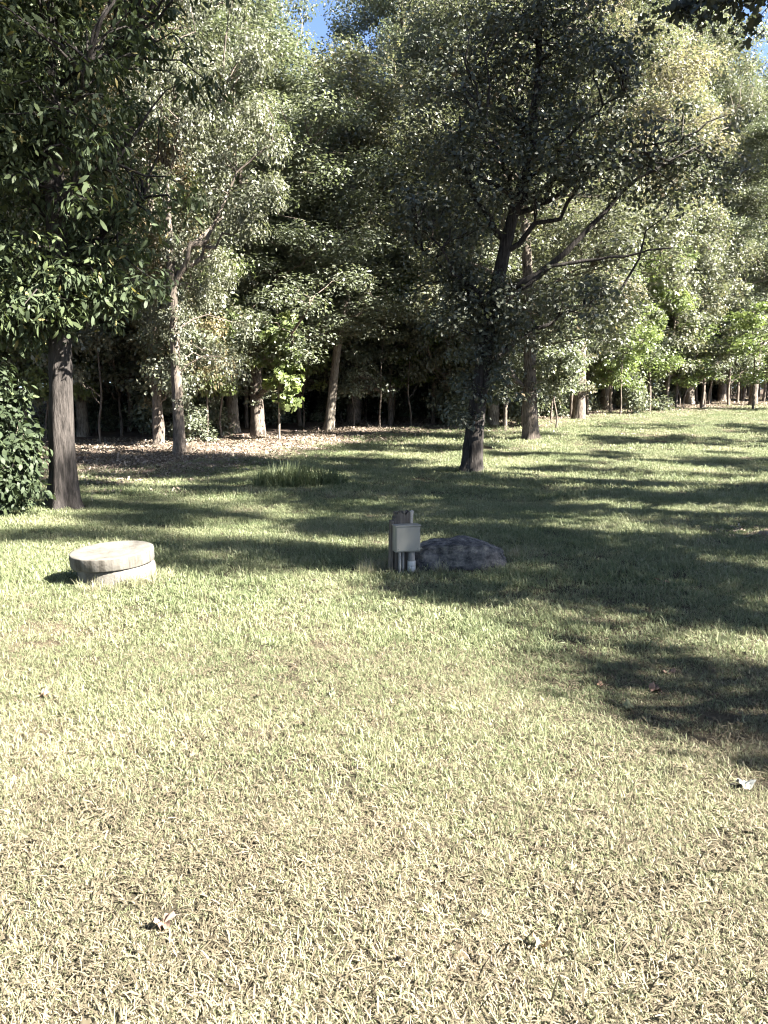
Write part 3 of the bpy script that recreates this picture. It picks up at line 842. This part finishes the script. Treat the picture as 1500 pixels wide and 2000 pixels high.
solid_box('hinge_lug', .03, .03, .008, BOXM, .002, (.128, -.02, -.095), (0, rad(-20), 0), bx)
def pipe(name, x, y, z0, z1, r, mat):
    t = Tubes(); t.add([(0, 0, z0), (0, 0, (z0 + z1) / 2), (0, 0, z1)], [r, r, r], 16)
    return link(name, t.mesh(name, mat), ue, (x, y, 0))
pipe('conduit', -.065, -.085, -.1, .2, .0125, PVCG)
pipe('conduit', -.028, -.06, -.1, .2, .0125, PVCG)
pipe('riser_pipe', .052, -.06, -.1, .2, .033, PVCG)
pipe('coupling', .052, -.06, .015, .062, .039, PVCW)
pipe('coupling', .052, -.06, .066, .108, .038, PVCW)
# pale knob of wood at the top right of the post
t = Tubes(); t.add([(0, 0, .40), (0, 0, .5), (.006, 0, .54), (.016, 0, .556)], [.016, .017, .02, .012], 10, .12, 0, 4)
link('splinter', t.mesh('splinter', rough_mat('pale_wood', [(.3, (.28, .25, .21)), (.7, (.4, .37, .33))], 20, 5, .4)), ue, (.07, .02, 0))

# ------------------------------------------------------------------ boulder
rx_, ry_ = at(893, 1112)
def boulder():
    q = np.random.default_rng(13)
    nt_, nh = 120, 46
    th = np.linspace(0, 2 * np.pi, nt_, endpoint=False)
    c, s_ = np.cos(th), np.sin(th)
    e = 4.0
    rr = 1 / (abs(c) ** e + abs(s_) ** e) ** (1 / e)
    rr = rr * (1 + .035 * np.sin(3 * th + .5) + .03 * np.sin(5 * th + 2) + .015 * np.sin(11 * th))
    V = []
    for i in range(nh):
        t = i / (nh - 1)
        if t < .5:                                     # steep side
            u = t / .5; zf = u; s = 1.02 - .09 * u ** 2
        elif t < .6:                                   # worn rim
            u = (t - .5) / .1; zf = 1.0 + .02 * math.sin(u * 1.57); s = .93 - .05 * u
        else:
            u = (t - .6) / .4; zf = 1.02; s = .88 * (1 - u)
        X = .44 * rr * c * s; Y = .23 * rr * s_ * s
        top = .205 - .03 * (Y + .23) / .46 + .05 * np.exp(-((X - .06) / .14) ** 2) * np.clip(.2 + Y * 5, 0, 1) - .05 * np.clip((X - .26) / .14, 0, 1) ** 1.2 - .035 * np.clip((-X - .22) / .18, 0, 1)
        Z = top * zf - .08 * max(0, 1 - zf)
        nz = .010 * np.sin(9 * X + 7 * Y + 11 * Z) + .007 * np.sin(19 * X - 23 * Y + 15 * Z) + .007 * np.abs(np.sin(37 * X + 21 * Y - 28 * Z + 1)) + .004 * q.normal(size=nt_)
        rip = .006 * np.sin(60 * th / 6.28 + 3 * np.sin(3 * th)) * (zf < .95)
        X2 = X + (nz + rip) * c; Y2 = Y + (nz + rip) * s_; Z2 = Z + nz * .6 * min(1, zf) + .0015 * q.normal(size=nt_)
        low = max(0, 1 - zf) ** 2
        pull = np.clip((X - .27) / .13, 0, 1) * low * np.exp(-((Y + .12) / .12) ** 2)
        V.append(np.stack([X2 + .13 * pull, Y2, Z2], 1))
    V = np.array(V)
    i = np.arange(nh - 1)[:, None] * nt_; j = np.arange(nt_)[None]; k = (j + 1) % nt_
    a, b = (i + j).ravel(), (i + k).ravel()
    return mesh_np('boulder', V.reshape(-1, 3), [np.stack([a, b, b + nt_, a + nt_], 1)], [ROCKM], True)
ROCKM = rough_mat('grey_rock', [(.34, (.028, .028, .029)), (.46, (.07, .068, .068)), (.56, (.12, .115, .109)), (.7, (.22, .2, .175))], 13, 14, 1.0, .9, (1, 1, 1.1), .2, .03)
bo = link('boulder', boulder(), None, (rx_, ry_ + .19, tz(rx_, ry_) + .015), (0, 0, rad(-4)))
tag(bo, 'low broad dark grey boulder with flat top beside the utility post', 'boulder')

# ------------------------------------------------------------------ grass
def blade_patch(name, q, n, radius, L, W, mat, lean=.9, tone_c=.5):
    """n bent blades in a disc"""
    r = radius * np.sqrt(q.random(n)); a = q.uniform(0, 6.28, n)
    base = np.stack([r * np.cos(a), r * np.sin(a), np.full(n, -.006)], 1)
    d = q.uniform(0, 6.28, n); ln = np.clip(q.normal(lean, .35, n), .05, 1.5)
    l = L * q.uniform(.45, 1.3, n); w = W * q.uniform(.7, 1.25, n)
    hdir = np.stack([np.cos(d), np.sin(d), np.zeros(n)], 1)
    side = np.stack([-np.sin(d), np.cos(d), np.zeros(n)], 1)
    tw = q.normal(size=n) * .6
    V = []
    for t, ww in ((0, .8), (.4, 1.0), (.75, .7), (1.0, 0)):
        ang = ln * (.45 + .75 * t)
        p = base + hdir * (l * t * np.sin(ang))[:, None] + np.array([0, 0, 1]) * (l * t * np.cos(ang))[:, None]
        sd = side * np.cos(tw * t)[:, None] + np.array([0, 0, 1]) * np.sin(tw * t)[:, None]
        if ww:
            V += [p + sd * (w * ww / 2)[:, None], p - sd * (w * ww / 2)[:, None]]
        else:
            V += [p]
    V = np.stack(V, 1)
    b = np.arange(n)[:, None] * 7
    F = np.concatenate([b + [0, 1, 3, 2], b + [2, 3, 5, 4]], 1).reshape(-1, 4)
    T = (b + [4, 5, 6]).reshape(-1, 3)
    tone = np.clip(q.normal(tone_c, .25, n), 0, 1)
    return mesh_np(name, V.reshape(-1, 3), [F, T], [mat], False, {'tone': ('POINT', np.repeat(tone, 7))})

def source_collection(name, meshes):
    col = bpy.data.collections.new(name)
    for i, m in enumerate(meshes):
        o = bpy.data.objects.new(m.name, m)
        col.objects.link(o)
    return col

def scatter(name, P, rot, scl, idx, col, label, cat, host_mat=None):
    me = bpy.data.meshes.new(name)
    n = len(P)
    me.vertices.add(n); me.vertices.foreach_set('co', np.ascontiguousarray(P, np.float32).ravel())
    a = me.attributes.new('rot', 'FLOAT_VECTOR', 'POINT'); a.data.foreach_set('vector', np.ascontiguousarray(rot, np.float32).ravel())
    a = me.attributes.new('scl', 'FLOAT', 'POINT'); a.data.foreach_set('value', np.ascontiguousarray(scl, np.float32))
    a = me.attributes.new('idx', 'INT', 'POINT'); a.data.foreach_set('value', np.ascontiguousarray(idx, np.int32))
    o = link(name, me)
    ng = bpy.data.node_groups.new(name, 'GeometryNodeTree')
    ng.interface.new_socket('Geometry', in_out='INPUT', socket_type='NodeSocketGeometry')
    ng.interface.new_socket('Geometry', in_out='OUTPUT', socket_type='NodeSocketGeometry')
    nd, lk = ng.nodes, ng.links
    gi, go = nd.new('NodeGroupInput'), nd.new('NodeGroupOutput')
    ci = nd.new('GeometryNodeCollectionInfo'); ci.inputs['Collection'].default_value = col
    ci.inputs['Separate Children'].default_value = True; ci.inputs['Reset Children'].default_value = True
    ip = nd.new('GeometryNodeInstanceOnPoints'); ip.inputs['Pick Instance'].default_value = True
    def attr(nm, t):
        x = nd.new('GeometryNodeInputNamedAttribute'); x.data_type = t; x.inputs['Name'].default_value = nm
        return x.outputs['Attribute']
    e2r = nd.new('FunctionNodeEulerToRotation')
    lk.new(attr('rot', 'FLOAT_VECTOR'), e2r.inputs[0])
    lk.new(gi.outputs[0], ip.inputs['Points']); lk.new(ci.outputs[0], ip.inputs['Instance'])
    lk.new(attr('idx', 'INT'), ip.inputs['Instance Index']); lk.new(e2r.outputs[0], ip.inputs['Rotation']); lk.new(attr('scl', 'FLOAT'), ip.inputs['Scale'])
    lk.new(ip.outputs[0], go.inputs[0])
    md = o.modifiers.new('scatter', 'NODES'); md.node_group = ng
    tag(o, label, cat, kind='stuff')
    return o

q = np.random.default_rng(21)
near = [blade_patch('grass_patch', q, q.integers(64, 92), .085, .026, .0022, GRASS, .75) for _ in range(8)]
mid = [blade_patch('grass_patch', q, 84, .16, .048, .005, GRASS, .75) for _ in range(6)]
far = [blade_patch('grass_patch', q, 120, .34, .062, .0115, GRASS, .6) for _ in range(5)]
longer = [blade_patch('grass_patch', q, 26, .06, .05, .003, GRASS, .65, .4) for _ in range(3)]
thatch = [blade_patch('thatch_patch', q, 60, .1, .05, .0035, THATCH, 1.45, .4) for _ in range(4)]
gcol = source_collection('grass_sources', near + mid + far + longer + thatch)

def lawn_points(y0, y1, dens, margin):
    A = (y1 - y0) * 2 * (.52 * y1 + margin)
    n = int(A * dens)
    y = q.uniform(y0, y1, n); x = q.uniform(-1, 1, n) * (.52 * y1 + margin)
    k = abs(x) < .52 * y + margin
    x, y = x[k], y[k]
    lit = litter_amount(x, y)
    keep = q.random(len(x)) > np.where(lit > .5, lit * np.clip(.45 + .14 * (y - wood_edge(x)), .45, 1.3), lit) - .03
    pn = (np.sin(3.1 * x + 1.7 * y + 2 * np.sin(.9 * y)) + np.sin(5.3 * y - 2.2 * x + 1.5 * np.sin(1.3 * x)) + np.sin(11 * x + 7 * y) + np.sin(9 * x - 13 * y)) / 4
    keep &= q.random(len(x)) < .92 + .4 * pn
    keep &= ((x - cx) ** 2 + (y - cy) ** 2) > .315 ** 2
    keep &= (abs((x - rx_) / .42) ** 3 + abs((y - ry_ - .16) / .31) ** 3) > 1
    keep &= ((x - ux) ** 2 + (y - uy - .03) ** 2) > .11 ** 2
    keep &= ((x - xc) ** 2 + (y - yc) ** 2) > .3 ** 2
    return x[keep], y[keep]

PP, RR, SS, II = [], [], [], []
for (y0, y1, dens, mar, lo_, hi_, s0, s1) in ((1.0, 2.8, 480, 1.2, 0, 8, .8, 1.15), (2.8, 4.6, 380, 1.5, 0, 8, .95, 1.5), (4.6, 6.2, 150, 1.8, 8, 14, .7, 1.1), (6.2, 12, 120, 2.5, 8, 14, .85, 1.3), (12, 22, 38, 4, 8, 14, 1.2, 1.8),
                                            (22, 50, 10, 6, 14, 19, .9, 1.4)):
    x, y = lawn_points(y0, y1, dens, mar)
    n = len(x)
    PP.append(np.stack([x, y, terrain(x, y)], 1))
    RR.append(np.stack([q.normal(0, .1, n), q.normal(0, .1, n), q.uniform(0, 6.28, n)], 1))
    hn = .5 + .5 * np.sin(x * 2.1 + 1.3 * y) * np.sin(1.7 * y - x)
    SS.append(q.uniform(s0, s1, n) * (.82 + .36 * hn))
    II.append(q.integers(lo_, hi_, n))
    if y0 < 6:
        n = int(len(x) * .45)
        k = q.choice(len(x), n, replace=False)
        xx, yy = x[k] + q.normal(size=n) * .04, y[k] + q.normal(size=n) * .04
        PP.append(np.stack([xx, yy, terrain(xx, yy) + .004], 1)); RR.append(np.stack([q.normal(0, .04, n), q.normal(0, .04, n), q.uniform(0, 6.28, n)], 1))
        SS.append(q.uniform(.8, 1.4, n)); II.append(q.integers(22, 26, n))
for (px, py, sp, m) in ((600, 1935, .1, 12), (690, 1975, .12, 14), (1100, 1880, .12, 14), (1180, 1960, .1, 12), (1330, 1560, .15, 12), (950, 1215, .5, 24), (640, 1180, .5, 18), (260, 1990, .1, 8), (840, 1760, .12, 8)):
    x, y = at(px, py)
    x = x + q.normal(size=m) * sp; y = y + q.normal(size=m) * sp
    PP.append(np.stack([x, y, terrain(x, y)], 1)); RR.append(np.stack([q.normal(0, .1, m), q.normal(0, .1, m), q.uniform(0, 6.28, m)], 1))
    SS.append(q.uniform(.7, 1.2, m)); II.append(q.integers(19, 22, m))
scatter('grass', np.concatenate(PP), np.concatenate(RR), np.concatenate(SS), np.concatenate(II), gcol, 'short mown lawn grass, green mixed with straw', 'grass')

# dry taller grass round the ring, the boulder and the post
tuft = [blade_patch('dry_tuft', q, 34, .05, .15, .004, STRAW, .45, .7) for _ in range(4)]
tcol = source_collection('tuft_sources', tuft)
P = []
for k in range(40):
    a = q.uniform(4.3, 6.4); r = q.uniform(.33, .46)
    P.append((cx + r * math.cos(a), cy + r * math.sin(a)))
for k in range(30):
    P.append((rx_ + q.uniform(-.45, .62), ry_ + .24 + q.choice([-.36, .2, .25]) + q.uniform(-.06, .03)))
for k in range(26):
    P.append((ux + q.uniform(-.4, -.1), uy + q.uniform(-.15, .3)))
for k in range(30):
    a = q.uniform(0, 6.28); P.append((xc + .42 * math.cos(a), yc + .38 * math.sin(a)))
P = np.array(P)
scatter('dry_grass', np.stack([P[:, 0], P[:, 1], terrain(P[:, 0], P[:, 1])], 1), np.stack([q.normal(0, .15, len(P)), q.normal(0, .15, len(P)), q.uniform(0, 6.28, len(P))], 1),
        q.uniform(.35, .85, len(P)), q.integers(0, 4, len(P)), tcol, 'taller dry grass left standing round the concrete ring and boulder', 'dry grass')

# tall clump of grass at mid left
x, y = at(588, 948)
q2 = np.random.default_rng(8)
tg = grass_mat('tall_grass_blade', -.25)
parts = []
n = 1500
r = np.sqrt(q2.random(n)); a = q2.uniform(0, 6.28, n)
Bx, By = .85 * r * np.cos(a), .4 * r * np.sin(a)
d = q2.uniform(0, 6.28, n); l = .5 * q2.uniform(.6, 1.2, n) * (1 - .45 * r ** 2); ln = q2.uniform(.1, .75, n)
hd = np.stack([np.cos(d), np.sin(d), 0 * d], 1); sd = np.stack([-np.sin(d), np.cos(d), 0 * d], 1); base = np.stack([Bx, By, 0 * Bx - .02], 1)
Vs = []
for t, w in ((0, .006), (.5, .008), (1, 0)):
    ang = ln * (.4 + t)
    p = base + hd * (l * t * np.sin(ang))[:, None] + np.array([0, 0, 1]) * (l * t * np.cos(ang))[:, None]
    Vs += [p + sd * w, p - sd * w] if w else [p]
Vs = np.stack(Vs, 1); b = np.arange(n)[:, None] * 5
cm = mesh_np('grass_clump', Vs.reshape(-1, 3), [(b + [0, 1, 3, 2]).reshape(-1, 4), (b + [2, 3, 4]).reshape(-1, 3)], [tg], False, {'tone': ('POINT', np.repeat(q2.uniform(.1, .8, n), 5))})
o = link('grass_clump', cm, None, (x, y, tz(x, y)))
tag(o, 'unmown mound of taller green grass left of the mid lawn tree', 'grass clump')

# leaf litter under the trees
lit = []
q3 = np.random.default_rng(4)
for k in range(6):
    m = 14
    pos = np.stack([q3.uniform(-.22, .22, m), q3.uniform(-.22, .22, m), q3.uniform(.005, .03, m)], 1)
    v, f, kk = leaf_geo(pos, unit(q3.normal(size=(m, 3)) * .45 + [0, 0, 1]), q3.normal(size=(m, 3)), q3.uniform(.05, .1, m), q3.uniform(.028, .055, m), 'lobed', .3)
    lit.append(mesh_np('litter_patch', v, [f], [LITTER], False, {'tone': ('FACE', np.repeat(q3.uniform(0, 1, m), kk))}))
lcol = source_collection('litter_sources', lit)
n = 60000
x = q3.uniform(-32, 36, n); y = q3.uniform(12, 62, n)
am = litter_amount(x, y)
d = y - wood_edge(x)
k = ((q3.random(n) < am * np.clip(.35 + .16 * d + .3 * np.sin(1.9 * x + y) * np.sin(2.3 * y - .7 * x), .15, 1)) | (q3.random(n) < .3 * np.exp(-np.abs(d) / 1.6))) & (abs(x) < .6 * y + 3) & (d < 12)
x, y = x[k], y[k]
# a sprinkle over the bare patches
for (bx0, by0, rx0, ry0) in BARE[:1]:
    x = np.concatenate([x, bx0 + q3.normal(size=5) * rx0 * .6]); y = np.concatenate([y, by0 + q3.normal(size=5) * ry0 * .6])
n = len(x)
scatter('leaf_litter', np.stack([x, y, terrain(x, y)], 1), np.stack([np.zeros(n), np.zeros(n), q3.uniform(0, 6.28, n)], 1), q3.uniform(.8, 1.3, n), q3.integers(0, 6, n), lcol,
        'brown fallen leaves covering the ground under the trees', 'leaf litter')

n = 240
y = 1.6 + 14 * q3.random(n) ** 1.3; x = q3.uniform(-.6, .6, n) * (y + 1)
crumbs = []
for k in range(4):
    m = 2
    pos = np.stack([q3.uniform(-.1, .1, m), q3.uniform(-.1, .1, m), q3.uniform(.012, .022, m)], 1)
    v, f, kk = leaf_geo(pos, unit(q3.normal(size=(m, 3)) * .4 + [0, 0, 1]), q3.normal(size=(m, 3)), q3.uniform(.014, .04, m), q3.uniform(.006, .02, m), 'lobed', .4)
    crumbs.append(mesh_np('leaf_crumbs', v, [f], [THATCH], False, {'tone': ('FACE', np.repeat(q3.uniform(0, .45, m), kk))}))
scatter('leaf_crumbs', np.stack([x, y, terrain(x, y)], 1), np.stack([np.zeros(n), np.zeros(n), q3.uniform(0, 6.28, n)], 1), q3.uniform(.7, 1.4, n), q3.integers(0, 4, n),
        source_collection('crumb_sources', crumbs), 'small broken bits of dry leaf sunk in the mown lawn', 'leaf bits')

# ------------------------------------------------------------------ single fallen leaves on the lawn
def fallen(name, px, py, L, W, stops, label, seed, kindn='leaf'):
    q = np.random.default_rng(seed)
    x, y = at(px, py)
    # lobed outline as a subdivided, curled fan
    nn = 22
    t = np.linspace(0, 2 * np.pi, nn, endpoint=False)
    rr = 1 + .2 * np.sin(5 * t + seed) + .06 * q.normal(size=nn)
    ring = np.stack([L / 2 * rr * np.cos(t), W / 2 * rr * np.sin(t), .018 + .012 * np.cos(2 * t) + .006 * q.normal(size=nn)], 1)
    inner = ring * [.5, .5, .6]; inner[:, 2] += .002
    Vv = np.concatenate([ring, inner, [[0, 0, .004]]])
    i = np.arange(nn); j = (i + 1) % nn
    me = mesh_np(name, Vv, [np.stack([i, j, j + nn, i + nn], 1), np.stack([i + nn, j + nn, np.full(nn, 2 * nn)], 1)],
                 [rough_mat('fallen_leaf', stops, 30, 5, .3, .7)], True)
    tb = Tubes(); tb.add([(L * .45, 0, .01), (L * .7, .006, .015), (L * .95, .002, .012)], [.0016, .0013, .001], 5)
    o = link(name, me, None, (x, y, tz(x, y) + .006), (q.normal() * .15, q.normal() * .15, q.uniform(0, 6.28)))
    link('stalk', tb.mesh('stalk', WOOD), o)
    tag(o, label, 'leaf', 'fallen leaves on the lawn')
TAN = [(.3, (.12, .075, .055)), (.7, (.19, .125, .095))]
fallen('fallen_leaf', 1280, 1352, .09, .06, TAN, 'tan dry leaf on the right lawn, the lower of two close together', 1)
fallen('fallen_leaf', 1306, 1320, .08, .05, TAN, 'tan dry leaf on the right lawn, the upper of two close together', 2)
fallen('fallen_leaf', 320, 1815, .055, .045, TAN, 'pale tan dry leaf on the straw coloured grass near the lower left', 3)
fallen('fallen_leaf', 1058, 1860, .045, .035, [(.3, (.26, .18, .09)), (.7, (.34, .26, .15))], 'small yellowish dry leaf on the grass at the lower right', 4)
fallen('fallen_leaf', 1455, 1540, .07, .05, [(.3, (.2, .205, .19)), (.7, (.26, .265, .24))], 'whitish pale leaf at the right edge below the shadow', 5)
fallen('fallen_leaf', 1228, 1388, .07, .04, [(.3, (.16, .165, .085)), (.7, (.22, .22, .12))], 'pale greenish leaf just left of the two tan leaves', 6)
fallen('fallen_leaf', 1292, 1139, .14, .1, [(.3, (.26, .15, .1)), (.7, (.38, .24, .17))], 'reddish brown dry leaf lying in the shaded grass at right', 7)
fallen('fallen_leaf', 85, 1366, .07, .05, [(.3, (.2, .13, .09)), (.7, (.32, .22, .15))], 'brown leaf at the left edge of the sunlit lawn', 8)
fallen('fallen_leaf', 1175, 1345, .05, .035, [(.3, (.2, .12, .08)), (.7, (.3, .2, .13))], 'small dark brown leaf left of the pair of tan leaves', 9)
fallen('fallen_leaf', 647, 1362, .05, .04, [(.3, (.15, .165, .1)), (.7, (.2, .21, .14))], 'small pale leaf in the middle of the sunlit lawn', 10)

# dry stalk by the big left trunk
x, y = at(182, 985)
tb = Tubes(); tb.add([(0, 0, 0), (-.02, 0, .1), (.0, 0, .2), (.07, .02, .27)], [.006, .005, .004, .002], 6)
tag(link('dry_stalk', tb.mesh('dry_stalk', rough_mat('straw_stalk', [(.3, (.36, .3, .2)), (.7, (.5, .43, .3))], 20, 3, .2)), None, (x, y, tz(x, y))), 'thin curved straw stalk standing right of the big left trunk', 'stalk')
